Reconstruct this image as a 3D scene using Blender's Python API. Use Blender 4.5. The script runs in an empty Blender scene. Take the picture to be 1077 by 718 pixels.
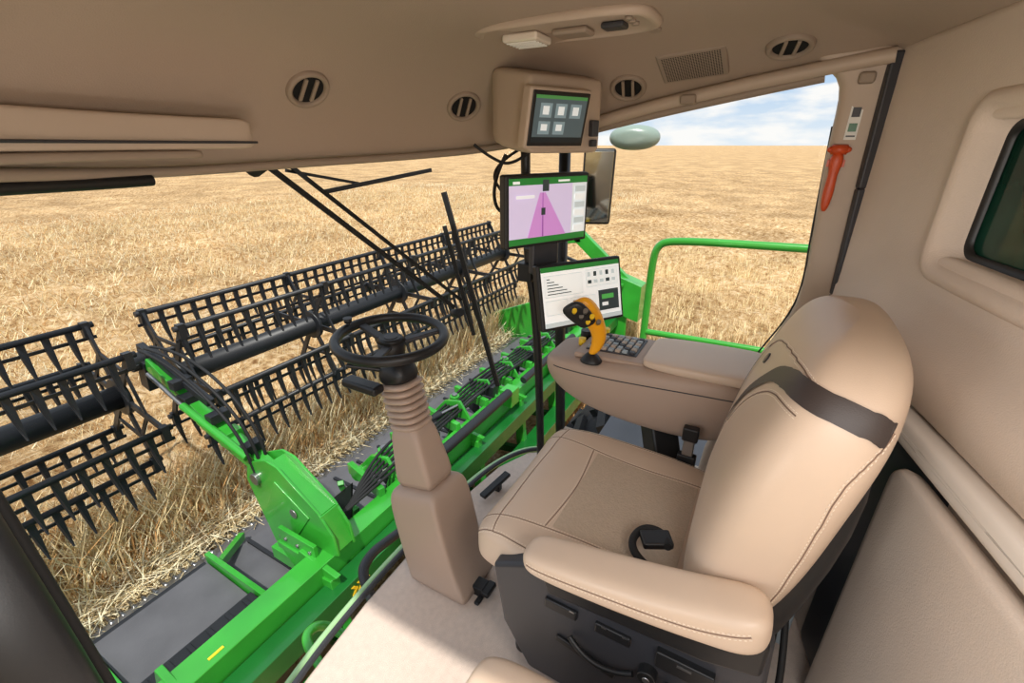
import bpy, bmesh, math, random
import numpy as np
from mathutils import Vector, Matrix, noise
from mathutils.bvhtree import BVHTree
random.seed(7); rng=np.random.default_rng(7)
S=bpy.context.scene
COL=S.collection
V=Vector
# ------------------------------------------------------------ materials
def lin(c):
    c=[x/255 for x in c]
    return tuple((x/12.92 if x<=.04045 else ((x+.055)/1.055)**2.4) for x in c)+(1,)
def mat(name,col,rough=.5,metal=0,bump=0,bscale=200,var=0,vscale=4,coat=0,emit=0,spec=.5,wr=0,vor=0):
    m=bpy.data.materials.new(name); m.use_nodes=True
    nt=m.node_tree; b=nt.nodes['Principled BSDF']
    c=lin(col)
    b.inputs['Base Color'].default_value=c
    b.inputs['Roughness'].default_value=rough
    b.inputs['Metallic'].default_value=metal
    b.inputs['Coat Weight'].default_value=coat
    b.inputs['Specular IOR Level'].default_value=spec
    tc=nt.nodes.new('ShaderNodeTexCoord')
    if emit:
        b.inputs['Emission Color'].default_value=c
        b.inputs['Emission Strength'].default_value=emit
    if var:
        n=nt.nodes.new('ShaderNodeTexNoise'); n.inputs['Scale'].default_value=vscale; n.inputs['Detail'].default_value=6
        nt.links.new(tc.outputs['Object'],n.inputs['Vector'])
        r=nt.nodes.new('ShaderNodeValToRGB')
        r.color_ramp.elements[0].position=.3; r.color_ramp.elements[1].position=.7
        r.color_ramp.elements[0].color=tuple(x*(1-var) for x in c[:3])+(1,)
        r.color_ramp.elements[1].color=tuple(min(1,x*(1+var)) for x in c[:3])+(1,)
        nt.links.new(n.outputs['Fac'],r.inputs['Fac']); nt.links.new(r.outputs['Color'],b.inputs['Base Color'])
    last=None
    def addbump(out,st,dist):
        nonlocal last
        bp=nt.nodes.new('ShaderNodeBump'); bp.inputs['Strength'].default_value=st; bp.inputs['Distance'].default_value=dist
        nt.links.new(out,bp.inputs['Height'])
        if last: nt.links.new(last.outputs['Normal'],bp.inputs['Normal'])
        last=bp; nt.links.new(bp.outputs['Normal'],b.inputs['Normal'])
    if bump:
        n2=nt.nodes.new('ShaderNodeTexNoise'); n2.inputs['Scale'].default_value=bscale; n2.inputs['Detail'].default_value=3
        nt.links.new(tc.outputs['Object'],n2.inputs['Vector']); addbump(n2.outputs['Fac'],bump,.002)
    if wr:
        n3=nt.nodes.new('ShaderNodeTexNoise'); n3.inputs['Scale'].default_value=5; n3.inputs['Detail'].default_value=1
        nt.links.new(tc.outputs['Object'],n3.inputs['Vector']); addbump(n3.outputs['Fac'],wr,.012)
    if vor:
        v=nt.nodes.new('ShaderNodeTexVoronoi'); v.inputs['Scale'].default_value=vor
        nt.links.new(tc.outputs['Object'],v.inputs['Vector']); addbump(v.outputs['Distance'],.6,.002)
    return m
LINER=mat('headliner_fabric',(168,150,133),.85,bump=.35,bscale=350)
WALLM=mat('wall_trim',(214,198,183),.75,bump=.4,bscale=300,var=.03)
LEDGE=mat('ledge_trim',(232,222,210),.6)
TRIM=mat('beige_plastic',(186,168,150),.5,bump=.15,bscale=400)
TRIM2=mat('beige_plastic_dark',(152,136,120),.6,bump=.15,bscale=400)
COLM=mat('column_plastic',(176,153,136),.5,bump=.2,bscale=400)
LEATH=mat('seat_leather',(212,189,167),.42,bump=.12,bscale=500,var=.03,vscale=4,wr=.12)
CLOTH=mat('seat_cloth',(192,172,150),.8,bump=.4,bscale=500,vor=170,var=.05,vscale=90)
SEAM=mat('seam_thread',(128,104,88),.8)
STITCH=mat('stitch_thread',(240,226,208),.8)
BANDM=mat('accent_leather',(62,53,50),.5,bump=.2,bscale=400)
CARPET=mat('carpet',(214,196,182),.95,bump=.9,bscale=500,var=.06,vscale=50)
BLACK=mat('black_plastic',(24,25,27),.45,bump=.1,bscale=300)
BLACK2=mat('grey_black_plastic',(52,53,58),.45,bump=.15,bscale=300)
RUB=mat('rubber',(20,20,21),.7)
DARK=mat('dark_cavity',(10,10,10),.9)
GREEN=mat('green_paint',(52,158,48),.3,coat=.5,var=.15,vscale=3)
GREEN2=mat('green_paint_deep',(20,100,36),.35,coat=.4,var=.15)
STEEL=mat('steel',(160,160,160),.3,.9)
GREYM=mat('belt_grey',(92,92,96),.5,var=.18,vscale=3)
REELM=mat('reel_black',(32,34,38),.45,var=.1)
YEL=mat('yellow',(250,205,40),.4)
ORNG=mat('orange_grip',(252,175,25),.4)
RED=mat('hammer_orange',(205,80,35),.4)
WHITE=mat('white_label',(230,230,225),.5)
BLUEG=mat('grey_blue_panel',(160,170,175),.5)
def glass_mat():
    m=bpy.data.materials.new('clear_glass'); m.use_nodes=True; nt=m.node_tree
    for n in list(nt.nodes): nt.nodes.remove(n)
    o=nt.nodes.new('ShaderNodeOutputMaterial'); t=nt.nodes.new('ShaderNodeBsdfTransparent'); g=nt.nodes.new('ShaderNodeBsdfGlossy')
    g.inputs['Roughness'].default_value=.02; t.inputs['Color'].default_value=(.975,.982,.98,1)
    x=nt.nodes.new('ShaderNodeMixShader'); x.inputs[0].default_value=.002
    nt.links.new(t.outputs[0],x.inputs[1]); nt.links.new(g.outputs[0],x.inputs[2]); nt.links.new(x.outputs[0],o.inputs[0])
    return m
GLASS=glass_mat()
TINT=mat('tint_reflection_glass',(20,60,48),.12,var=.5,vscale=6,spec=.3)  # green tint with the dark interior reflection put into the colour
# ------------------------------------------------------------ helpers
def empty(name,loc=(0,0,0)):
    e=bpy.data.objects.new(name,None); e.location=loc; e.empty_display_size=.05; COL.objects.link(e); return e
def par(o,p):
    if p is not None:
        o.parent=p; o.matrix_parent_inverse=Matrix.Translation(-V(p.location))
def newobj(name,me,parent=None,mats=()):
    o=bpy.data.objects.new(name,me); COL.objects.link(o)
    for m in mats: me.materials.append(m)
    par(o,parent); return o
class MB:
    def __init__(s): s.v=[];s.f=[];s.m=[];s.s=[]
    def _add(s,vs,fs,m,sm):
        b=len(s.v); s.v+= [tuple(v) for v in vs]
        for f in fs:
            s.f.append([i+b for i in f]); s.m.append(m)
        if isinstance(sm,list): s.s+=sm
        else: s.s+=[sm]*len(fs)
    def box(s,c,size,R=None,m=0):
        c=V(c); h=V(size)/2; R=R or Matrix.Identity(3)
        vs=[c+R@V((sx*h.x,sy*h.y,sz*h.z)) for sx in(-1,1) for sy in(-1,1) for sz in(-1,1)]
        s._add(vs,[(0,1,3,2),(4,6,7,5),(0,4,5,1),(2,3,7,6),(0,2,6,4),(1,5,7,3)],m,False)
    def beam(s,a,b,w,h,m=0,up=(0,0,1)):
        a=V(a);b=V(b);d=b-a;L=d.length;y=d/L;x=y.cross(V(up))
        if x.length<1e-4: x=V((1,0,0))
        x.normalize();z=x.cross(y)
        R=Matrix((x,y,z)).transposed()
        s.box((a+b)/2,(w,L,h),R,m)
    def cyl(s,a,b,r1,r2=None,n=12,m=0,caps=True):
        r2=r1 if r2 is None else r2
        a=V(a);b=V(b);d=(b-a).normalized();x=d.orthogonal().normalized();y=d.cross(x)
        vs=[]
        for i in range(n):
            t=2*math.pi*i/n; o=x*math.cos(t)+y*math.sin(t); vs+= [a+o*r1,b+o*r2]
        fs=[(2*i,2*((i+1)%n),2*((i+1)%n)+1,2*i+1) for i in range(n)]; sm=[True]*n
        if caps: fs+=[tuple(2*i for i in range(n))[::-1],tuple(2*i+1 for i in range(n))]; sm+=[False]*2
        s._add(vs,fs,m,sm)
    def poly(s,pts,vec,m=0):
        n=len(pts);vec=V(vec); vs=[V(p)-vec/2 for p in pts]+[V(p)+vec/2 for p in pts]
        fs=[tuple(range(n))[::-1],tuple(range(n,2*n))]+[(i,(i+1)%n,(i+1)%n+n,i+n) for i in range(n)]
        s._add(vs,fs,m,False)
    def build(s,name,mats,parent=None,bevel=0):
        me=bpy.data.meshes.new(name); me.from_pydata(s.v,[],s.f)
        o=newobj(name,me,parent,mats)
        me.polygons.foreach_set('material_index',s.m); me.polygons.foreach_set('use_smooth',s.s)
        bm=bmesh.new();bm.from_mesh(me);bmesh.ops.recalc_face_normals(bm,faces=bm.faces);bm.to_mesh(me);bm.free()
        if bevel:
            b=o.modifiers.new('b','BEVEL');b.width=bevel;b.segments=3;b.limit_method='ANGLE';b.angle_limit=math.radians(40)
            me.polygons.foreach_set('use_smooth',[True]*len(me.polygons)); b.harden_normals=True
        return o
def rbox(name,c,size,m,parent=None,bevel=.01,R=None):
    mb=MB(); mb.box(c,size,R); return mb.build(name,[m],parent,bevel)
def tube(name,pts,r,m,parent=None,poly=False,res=8,cyc=False):
    cu=bpy.data.curves.new(name,'CURVE');cu.dimensions='3D';cu.bevel_depth=r;cu.bevel_resolution=4;cu.use_fill_caps=True
    sp=cu.splines.new('POLY' if poly else 'NURBS');sp.points.add(len(pts)-1)
    for i,p in enumerate(pts): sp.points[i].co=(*p,1)
    if not poly: sp.order_u=3;sp.use_endpoint_u=not cyc;sp.resolution_u=res
    sp.use_cyclic_u=cyc
    cu.materials.append(m)
    o=bpy.data.objects.new(name,cu);COL.objects.link(o);par(o,parent);return o
def loft(name,rings,m,parent=None,sub=1,cap=True,smooth=True,closed=True):
    n=len(rings[0]);vs=[tuple(p) for r in rings for p in r];fs=[]
    for i in range(len(rings)-1):
        for j in range(n if closed else n-1):
            k=(j+1)%n; fs.append((i*n+j,i*n+k,(i+1)*n+k,(i+1)*n+j))
    if cap:
        for i,rev in((0,True),(len(rings)-1,False)):
            c=sum((V(p) for p in rings[i]),V())/n; vs.append(tuple(c)); ci=len(vs)-1
            for j in range(n):
                k=(j+1)%n
                fs.append((ci,i*n+k,i*n+j) if rev else (ci,i*n+j,i*n+k))
    me=bpy.data.meshes.new(name);me.from_pydata(vs,[],fs)
    bm=bmesh.new();bm.from_mesh(me);bmesh.ops.recalc_face_normals(bm,faces=bm.faces);bm.to_mesh(me);bm.free()
    o=newobj(name,me,parent,[m])
    if smooth: me.polygons.foreach_set('use_smooth',[True]*len(me.polygons))
    if sub:
        s=o.modifiers.new('s','SUBSURF');s.levels=sub;s.render_levels=sub
    return o
def sring(c,ax,ay,rx,ry,n=28,e=2.5,fn=None):
    c=V(c);ax=V(ax);ay=V(ay);out=[]
    for i in range(n):
        t=2*math.pi*i/n;ct,st=math.cos(t),math.sin(t)
        a=math.copysign(abs(ct)**(2/e),ct);b=math.copysign(abs(st)**(2/e),st)
        p=c+ax*(a*rx)+ay*(b*ry)
        if fn: p=p+fn(a,b)
        out.append(p)
    return out
def bvh(o):
    bpy.context.view_layer.update()
    dg=bpy.context.evaluated_depsgraph_get(); ev=o.evaluated_get(dg); me=ev.to_mesh()
    mw=ev.matrix_world
    t=BVHTree.FromPolygons([mw@v.co for v in me.vertices],[tuple(p.vertices) for p in me.polygons])
    ev.to_mesh_clear(); return t
def catmull(pts,n=10):
    pts=[V(p) for p in pts];out=[]
    for i in range(len(pts)-1):
        p0=pts[max(i-1,0)];p1=pts[i];p2=pts[i+1];p3=pts[min(i+2,len(pts)-1)]
        for k in range(n):
            t=k/n
            out.append(.5*((2*p1)+(p2-p0)*t+(2*p0-5*p1+4*p2-p3)*t*t+(-p0+3*p1-3*p2+p3)*t**3))
    out.append(pts[-1]);return out
def seam(name,tree,pts,parent,m=None,r=.0014,off=.0,stitch=True):
    ps=[];ns=[]
    for p in catmull(pts,16):
        q,nn,_,_=tree.find_nearest(p); ps.append(q+nn*off);ns.append(nn)
    o=tube(name,ps,r,m or SEAM,parent,poly=True)
    if m is None and stitch:
        mb=MB();acc=0
        for i in range(len(ps)-1):
            a,b=ps[i],ps[i+1];L=(b-a).length
            if L<1e-5: continue
            t=(b-a)/L;s=t.cross(ns[i]).normalized();x=-acc
            while x<L:
                if x>=0:
                    for sg in(-1,1):
                        c=a+t*x+s*(sg*.0055);mb.beam(c+ns[i]*.0004,c+ns[i]*.0004+t*.0045,.0011,.0010,up=ns[i])
                x+=.0085
            acc=(L-(x-.0085)) if x>0 else acc+L
        if mb.v: mb.build(name+'_stitches',[STITCH],parent)
    return o
def band(name,tree,pts,widths,m,parent,side,off=.003,nw=6):
    cl=catmull(pts,12);n=len(cl);vs=[];fs=[]
    W=np.interp(np.linspace(0,len(pts)-1,n),range(len(pts)),widths)
    for i,p in enumerate(cl):
        t=(cl[min(i+1,n-1)]-cl[max(i-1,0)]).normalized()
        q,nn,_,_=tree.find_nearest(p); s=t.cross(nn).normalized()
        for k in range(nw+1):
            pp=q+s*(W[i]*(k/nw-.5)); q2,n2,_,_=tree.find_nearest(pp); vs.append(tuple(q2+n2*off))
    for i in range(n-1):
        for k in range(nw):
            a=i*(nw+1)+k; fs.append((a,a+1,a+nw+2,a+nw+1))
    me=bpy.data.meshes.new(name);me.from_pydata(vs,[],fs);me.polygons.foreach_set('use_smooth',[True]*len(fs))
    return newobj(name,me,parent,[m])
# ------------------------------------------------------------ camera
cam=bpy.data.cameras.new('camera');cam.lens=16;cam.sensor_width=36;cam.clip_start=.02;cam.clip_end=5000
co=bpy.data.objects.new('camera',cam);COL.objects.link(co);co.location=(0,0,1.45)
co.rotation_euler=(math.radians(66.6),0,math.radians(-60.7));S.camera=co
# ------------------------------------------------------------ world + lights
w=bpy.data.worlds.new('sky');S.world=w;w.use_nodes=True;nt=w.node_tree
bg=nt.nodes['Background'];tc=nt.nodes.new('ShaderNodeTexCoord')
sep=nt.nodes.new('ShaderNodeSeparateXYZ');nt.links.new(tc.outputs['Generated'],sep.inputs[0])
rp=nt.nodes.new('ShaderNodeValToRGB');nt.links.new(sep.outputs['Z'],rp.inputs['Fac'])
e=rp.color_ramp.elements;e[0].position=0;e[0].color=(.80,.88,.95,1);e[1].position=.5;e[1].color=(.48,.63,.85,1)
e2=rp.color_ramp.elements.new(.1);e2.color=(.50,.68,.90,1)
mp=nt.nodes.new('ShaderNodeMapping');mp.inputs['Scale'].default_value=(1,1,4);nt.links.new(tc.outputs['Generated'],mp.inputs[0])
nz=nt.nodes.new('ShaderNodeTexNoise');nz.inputs['Scale'].default_value=9;nz.inputs['Detail'].default_value=8;nt.links.new(mp.outputs[0],nz.inputs['Vector'])
r2=nt.nodes.new('ShaderNodeValToRGB');r2.color_ramp.elements[0].position=.42;r2.color_ramp.elements[1].position=.60;nt.links.new(nz.outputs['Fac'],r2.inputs['Fac'])
mx=nt.nodes.new('ShaderNodeMix');mx.data_type='RGBA';nt.links.new(r2.outputs['Color'],mx.inputs[0]);nt.links.new(rp.outputs['Color'],mx.inputs[6]);mx.inputs[7].default_value=(1,.99,.97,1)
nt.links.new(mx.outputs[2],bg.inputs['Color']);bg.inputs['Strength'].default_value=.78
su=bpy.data.lights.new('sun','SUN');su.energy=3.3;su.angle=math.radians(1.5);su.color=(1,.955,.88)
so=bpy.data.objects.new('sun',su);COL.objects.link(so)
so.rotation_euler=V((.50,.22,-1)).to_track_quat('-Z','Y').to_euler()
def lamp(name,loc,en,size,col=(1,.965,.93)):
    l=bpy.data.lights.new(name,'POINT');l.energy=en;l.shadow_soft_size=size;l.color=col
    o=bpy.data.objects.new(name,l);COL.objects.link(o);o.location=loc
lamp('cab_fill_light',(.15,-.25,1.30),11,.14)  # added fill lamp behind the camera, brightens the cab interior
lamp('door_fill_light',(-.02,.35,.85),4.5,.12)  # second added fill, low by the door opening; no fitting there
S.view_settings.view_transform='Standard'; S.view_settings.look='None'; S.view_settings.exposure=.36
# ------------------------------------------------------------ cab floor
fl=[(-.1,-.55),(-.1,.72),(.1,.86),(.43,.945),(.7,.975),(.99,.985),(1.3,.975),(1.55,.945),(1.72,.87),(1.8,.75),(1.84,.55),(1.84,-.2),(1.76,-.3),(.8,-.5)]
mb=MB();mb.poly([(x,y,-.04) for x,y in fl],(0,0,.08));mb.build('floor',[CARPET],None,.015)
ft=empty('trim_1',(1,.98,0))
tube('floor_edge_seal',[(x,y+.02,.005) for x,y in fl[1:12]],.010,BLACK2,ft)
tube('floor_edge_lip',[(x+(.03 if x>1.6 else 0),y+.055,-.03) for x,y in fl[1:12]],.016,mat('pale_green_trim',(165,205,150),.5),ft)
e=empty('cab_front_pipe',(1.1,1.25,-.25))
tube('pipe',[(.84,1.08,-.34),(.87,1.22,-.22),(.96,1.26,-.20),(1.10,1.26,-.225),(1.20,1.26,-.25),(1.27,1.2,-.32),(1.27,1.02,-.36)],.022,BLACK2,e)
tube('green_step_bracket',[(.56,1.02,-.30),(.58,1.22,-.25),(.66,1.26,-.27),(.72,1.22,-.33),(.72,1.02,-.36)],.018,GREEN,e)
# ------------------------------------------------------------ ceiling
edge=[(-.02,-.1,1.55),(-.02,.5,1.50),(.04,.9,1.43),(.15,1.08,1.41),(.3,1.22,1.40),(.62,1.35,1.385),(1.0,1.33,1.395),(1.4,1.2,1.41),(1.66,1.0,1.435),(1.79,.75,1.49),(1.82,.57,1.53),(1.81,.2,1.605),(1.78,-.12,1.655),(1.74,-.25,1.67),(1.3,-.36,1.67),(.8,-.47,1.67),(.3,-.52,1.66),(.02,-.4,1.6)]
def dens(pts,n=4):
    pts=[V(p) for p in pts];N=len(pts);out=[]
    for i in range(N):
        p0,p1,p2,p3=pts[i-1],pts[i],pts[(i+1)%N],pts[(i+2)%N]
        for k in range(n):
            t=k/n;out.append(.5*((2*p1)+(p2-p0)*t+(2*p0-5*p1+4*p2-p3)*t*t+(-p0+3*p1-3*p2+p3)*t**3))
    return out
E=dens(edge);C0=V((.95,.4,0))
def inset(d,t=None,dz=0,top=1.745):
    out=[]
    for p in E:
        q=V((p.x,p.y,0));dr=(C0-q);L=dr.length;q=q+dr/L*min(d,L*.95)
        z=p.z+dz if t is None else p.z+(top-p.z)*t
        out.append(V((q.x,q.y,z)))
    return out
rings=[inset(0,None,.0),inset(.012,.1),inset(.035,.3),inset(.10,.52),inset(.2,.76),inset(.32,.91),inset(.5,.98),inset(.8,1)]
outer=[inset(-.06,None,.22),inset(-.075,None,.1),inset(-.05,None,.0)]
topc=[inset(.6,None,.40),inset(.2,None,.34)]
ceil=loft('ceiling',topc+outer+rings,LINER,None,1)
ctree=bvh(ceil)
def ceil_hit(d,origin=(0,0,1.45)):
    q,n,_,_=ctree.ray_cast(V(origin),V(d).normalized()); 
    return q,(n if n.dot(V(d))<0 else -n)
# windshield, side glass
top=[(.04,.9,1.44),(.15,1.08,1.43),(.3,1.22,1.42),(.62,1.36,1.40),(1.0,1.345,1.41),(1.4,1.22,1.43),(1.66,1.02,1.45),(1.79,.78,1.50)]
bot=[(.05,.84,.02),(.16,.90,.02),(.35,.94,.02),(.65,.985,.02),(1.0,1.0,.02),(1.35,.99,.02),(1.62,.94,.02),(1.8,.74,.02)]
gr=[]
for t in np.linspace(0,1,7):
    row=[]
    for a,b in zip(bot,top):
        p=V(a).lerp(V(b),t); bul=.06*math.sin(math.pi*t); row.append(p+V((0,bul,0)))
    gr.append(catmull(row,4))
loft('window_1',gr,GLASS,None,0,cap=False,closed=False)
gs=[[V((1.83,.72,.1)).lerp(V((1.83,-.1,.1)),t) for t in np.linspace(0,1,5)],[V((1.815,.72,1.5)).lerp(V((1.79,-.1,1.65)),t) for t in np.linspace(0,1,5)]]
loft('window_2',gs,GLASS,None,0,cap=False,closed=False)
# pillars
p=empty('trim_2',(.02,.86,.7))
loft('front_pillar',[sring((.03,.87,-.1),(1,0,0),(0,1,0),.055,.07,20,4),sring((.03,.88,.7),(1,0,0),(0,1,0),.05,.065,20,4),sring((.02,.9,1.47),(1,0,0),(0,1,0),.05,.06,20,4)],BLACK,p,0)
tube('pillar_seal',[(.095,.90,-.05),(.09,.91,.7),(.075,.94,1.44)],.010,RUB,p)
p=empty('trim_3',(1.84,.74,.7))
loft('corner_post',[sring((1.84,.74,-.05),(1,0,0),(0,1,0),.022,.022,14,3),sring((1.85,.78,.7),(1,0,0),(0,1,0),.022,.022,14,3),sring((1.82,.78,1.52),(1,0,0),(0,1,0),.022,.022,14,3)],BLACK,p,0)
p=empty('wall_right',(1.82,.2,.1))
rb=MB();rb.box((1.84,.27,.02),(.05,.95,.2));rb.build('sill_panel',[TRIM],p,.012)
rp_=[]
for z,x,y0 in((0,1.82,.12),(.5,1.82,.03),(.72,1.82,-.055),(.88,1.815,-.115),(1.0,1.81,-.135),(1.2,1.805,-.12),(1.34,1.80,-.105),(1.48,1.795,-.10),(1.58,1.79,-.10),(1.63,1.785,-.085),(1.665,1.78,-.03),(1.70,1.77,.02)):
    y1=-.225
    rp_.append(sring((x,(y0+y1)/2,z),(0,1,0),(1,0,0),(y0-y1)/2,.035,20,4.5))
loft('rear_pillar_trim',rp_,TRIM,p,1)
tube('window_header_rail',[(1.765,.72,1.50),(1.775,.57,1.545),(1.765,.2,1.615),(1.745,-.12,1.662),(1.735,-.2,1.67)],.020,TRIM,p)
tube('window_header_rail_lower',[(1.79,.72,1.485),(1.795,.57,1.52),(1.79,.2,1.59),(1.775,-.05,1.63)],.014,TRIM2,p)
mb=MB();mb.box((1.755,.32,1.585),(.04,.05,.03));mb.build('rail_clip',[TRIM2],p,.008)
tube('window_seal',[(1.795,-.100,1.50),(1.80,-.115,1.2),(1.805,-.132,1.0),(1.81,-.11,.88),(1.815,-.04,.72),(1.82,.04,.5)],.003,BLACK,p)
mb=MB()
for a,b in(((1.748,-.205,1.68),(1.752,-.214,1.33)),((1.752,-.214,1.33),(1.757,-.226,1.0)),((1.757,-.226,1.0),(1.76,-.24,.1))): mb.beam(a,b,.035,.028,up=(1,.3,0))
mb.build('corner_seal_strip',[BLACK2],p,.006)
# ------------------------------------------------------------ rear wall
plan=[(1.79,-.225),(1.765,-.235),(1.70,-.258),(1.5,-.31),(1.35,-.343),(1.12,-.397),(.8,-.47),(.55,-.515),(.3,-.54),(-.1,-.56)]
prof=[(0,.0),(.3,.0),(.6,.0),(.84,.0),(.85,.0),(.93,.0),(.955,.035),(1.0,.045),(1.035,.04),(1.065,.0),(1.12,-.008),(1.19,-.008),(1.225,-.01),(1.495,-.01),(1.53,-.005),(1.6,.0),(1.70,.01)]
P2=[V((x,y,0)) for x,y in plan];wn=[]
for i in range(len(P2)):
    t=(P2[min(i+1,len(P2)-1)]-P2[max(i-1,0)]).normalized(); n=V((t.y,-t.x,0)); wn.append(n if n.y>0 else -n)
vs=[];fs=[]
nz_=len(prof);nx=len(P2)
for i in range(nx):
    k=0 if i<=1 else (.35 if i==2 else (.9 if i==3 else 1))
    for z,o in prof: 
        q=P2[i]+wn[i]*(o*k);vs.append((q.x,q.y,z))
for i in range(nx-1):
    for j in range(nz_-1):
        if 4<=i<=6 and 1.225<=prof[j][0] and prof[j+1][0]<=1.495: continue
        a=i*nz_+j;fs.append((a,a+nz_,a+nz_+1,a+1))
me=bpy.data.meshes.new('wall_rear');me.from_pydata(vs,[],fs);wr=newobj('wall_rear',me,None,[WALLM])
bm=bmesh.new();bm.from_mesh(me);bmesh.ops.recalc_face_normals(bm,faces=bm.faces);bm.to_mesh(me);bm.free()
me.polygons.foreach_set('use_smooth',[True]*len(me.polygons))
m_=wr.modifiers.new('so','SOLIDIFY');m_.thickness=.05;m_.offset=0
m_=wr.modifiers.new('b','BEVEL');m_.width=.02;m_.segments=4;m_.limit_method='ANGLE';m_.angle_limit=math.radians(50)
wt=empty('window_3',(.95,-.46,1.36))
def wp(x,z,o):
    return V((x,-.657+x*.234,z))+V((-.228,.974,0))*o
mb=MB();mb.poly([wp(1.38,1.2,-.045),wp(.5,1.2,-.045),wp(.5,1.53,-.045),wp(1.38,1.53,-.045)],(0,.008,0));mb.build('rear_pane',[TINT],wt)
def rrect(x0,x1,z0,z1,r,o,n=5):
    out=[]
    for cx,cz,a0 in((x0-r,z0+r,-90),(x0-r,z1-r,0),(x1+r,z1-r,90),(x1+r,z0+r,180)):
        for k in range(n+1):
            a=math.radians(a0+90*k/n); out.append(wp(cx+r*math.cos(a),cz+r*math.sin(a),o))
    return out
loft('rear_window_bezel',[rrect(1.385,.50,1.165,1.555,.06,.014),rrect(1.375,.515,1.175,1.545,.055,.030),rrect(1.35,.545,1.205,1.515,.045,.028),rrect(1.335,.56,1.225,1.495,.035,-.034)],WALLM,wt,1,cap=False)
loft('rear_window_gasket',[rrect(1.342,.555,1.22,1.50,.035,-.028),rrect(1.330,.57,1.232,1.488,.03,-.026),rrect(1.327,.575,1.236,1.484,.028,-.038)],BLACK,wt,0,cap=False)
wl=empty('wall_rear_lower_panel',(.9,-.4,.45))
def slab(name,x0,x1,z0,z1,o,th,m,r=.03,bev=True):
    return loft(name,[rrect(x0,x1,z0,z1,r,o-th),rrect(x0,x1,z0,z1,r,o-.01),rrect(x0-.008,x1+.008,z0+.006,z1-.006,r,o),rrect(x0-.03,x1+.03,z0+.03,z1-.03,r*.6,o+.001)],m,wl,1)
slab('beige_panel',1.10,.1,.02,.845,.085,.06,WALLM,.05)
slab('ledge_strip',1.26,.1,.862,.925,.075,.05,LEDGE,.02)
slab('waist_panel',1.36,.1,.965,1.055,.06,.04,WALLM,.03)
slab('dark_recess',1.30,1.0,.02,.86,.030,.02,BLACK2,.02)
# ------------------------------------------------------------ ceiling fittings
def frame(n,hint=(0,0,1)):
    n=V(n).normalized();x=V(hint).cross(n)
    if x.length<.05: x=V((0,1,0)).cross(n)
    x.normalize();y=n.cross(x);return x,y,n
def vent(pos,r=.062):
    q,n,_,_=ctree.find_nearest(V(pos))
    if n.dot(V((.7,.3,1.2))-q)<0: n=-n
    x,y,n=frame(n,(0,0,1))
    e=empty('air_vent',q)
    def rg(rr,h): return [q+x*math.cos(2*math.pi*i/28)*rr+y*math.sin(2*math.pi*i/28)*rr+n*h for i in range(28)]
    loft('bezel',[rg(r,-.006),rg(r,.006),rg(r*.95,.014),rg(r*.80,.015),rg(r*.72,.008),rg(r*.70,-.004)],TRIM2,e,1,cap=False)
    mb=MB();mb.cyl(q-n*.003,q+n*.004,r*.74,n=28);mb.build('cavity',[DARK],e)
    mb=MB();R=Matrix((x,y,n)).transposed()
    for k in(-1,1):
        mb.box(q+x*k*r*.26+n*.008,(r*.16,r*1.15,.008),R)
    mb.build('slats',[TRIM2],e,.002)
for d in((.773,.949,.113),(.927,.642,.078),(1.119,.335,.116),(1.325,.042,.2)):
    q,n=ceil_hit(d);vent(q)
q,n=ceil_hit((1.206,.221,.162))
e=empty('speaker_grille',q);x,y,n=frame(n,(1,0,0));R=Matrix((x,y,n)).transposed()
rbox('frame',q,(.20,.15,.016),TRIM2,e,.01,R)
mb=MB()
for i in range(25):
    for j in range(17): mb.cyl(q+x*((i-12)*.0068)+y*((j-8)*.0074)+n*.0075,q+x*((i-12)*.0068)+y*((j-8)*.0074)+n*.0086,.0022,n=6)
mb.build('holes',[DARK],e)
q,n=ceil_hit((1.085,.48,.235));x,y,n=frame(n,(1,0,0));R=Matrix((x,y,n)).transposed()
e=empty('overhead_light_console',q)
rings=[]
for h,s in((-.02,1.03),(.008,1.0),(.016,.95),(.010,.88),(.004,.84)):
    rings.append(sring(q+n*h,V((0,1,0)),V((1,0,0)),.25*s,.12*s,32,4))
loft('housing',rings,TRIM,e,1)
rbox('lens',q+V((.02,.12,-.016)),(.10,.11,.022),mat('clear_lens',(225,215,200),.12,coat=.6),e,.008)
mb=MB()
for k in range(5): mb.box(q+V((-.015+.018*k,.12,-.028)),(.004,.09,.003))
mb.build('lens_ribs',[WHITE],e)
rbox('lens_far',q+V((.02,-.02,-.012)),(.07,.10,.016),TRIM2,e,.008)
rbox('switch',q+V((.0,-.14,-.012)),(.05,.06,.014),BLACK2,e,.006)
mb=MB()
for k in range(3): mb.cyl(q+V((-.05+.03*k,-.19,-.006)),q+V((-.05+.03*k,-.19,-.014)),.009,n=12)
mb.build('buttons',[TRIM2],e)
q,n=ceil_hit((1.2,.31,.235));e=empty('ceiling_button',q);mb=MB();mb.cyl(q-n*.002,q+n*.006,.016,n=20);mb.build('cap',[TRIM2],e)
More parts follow.
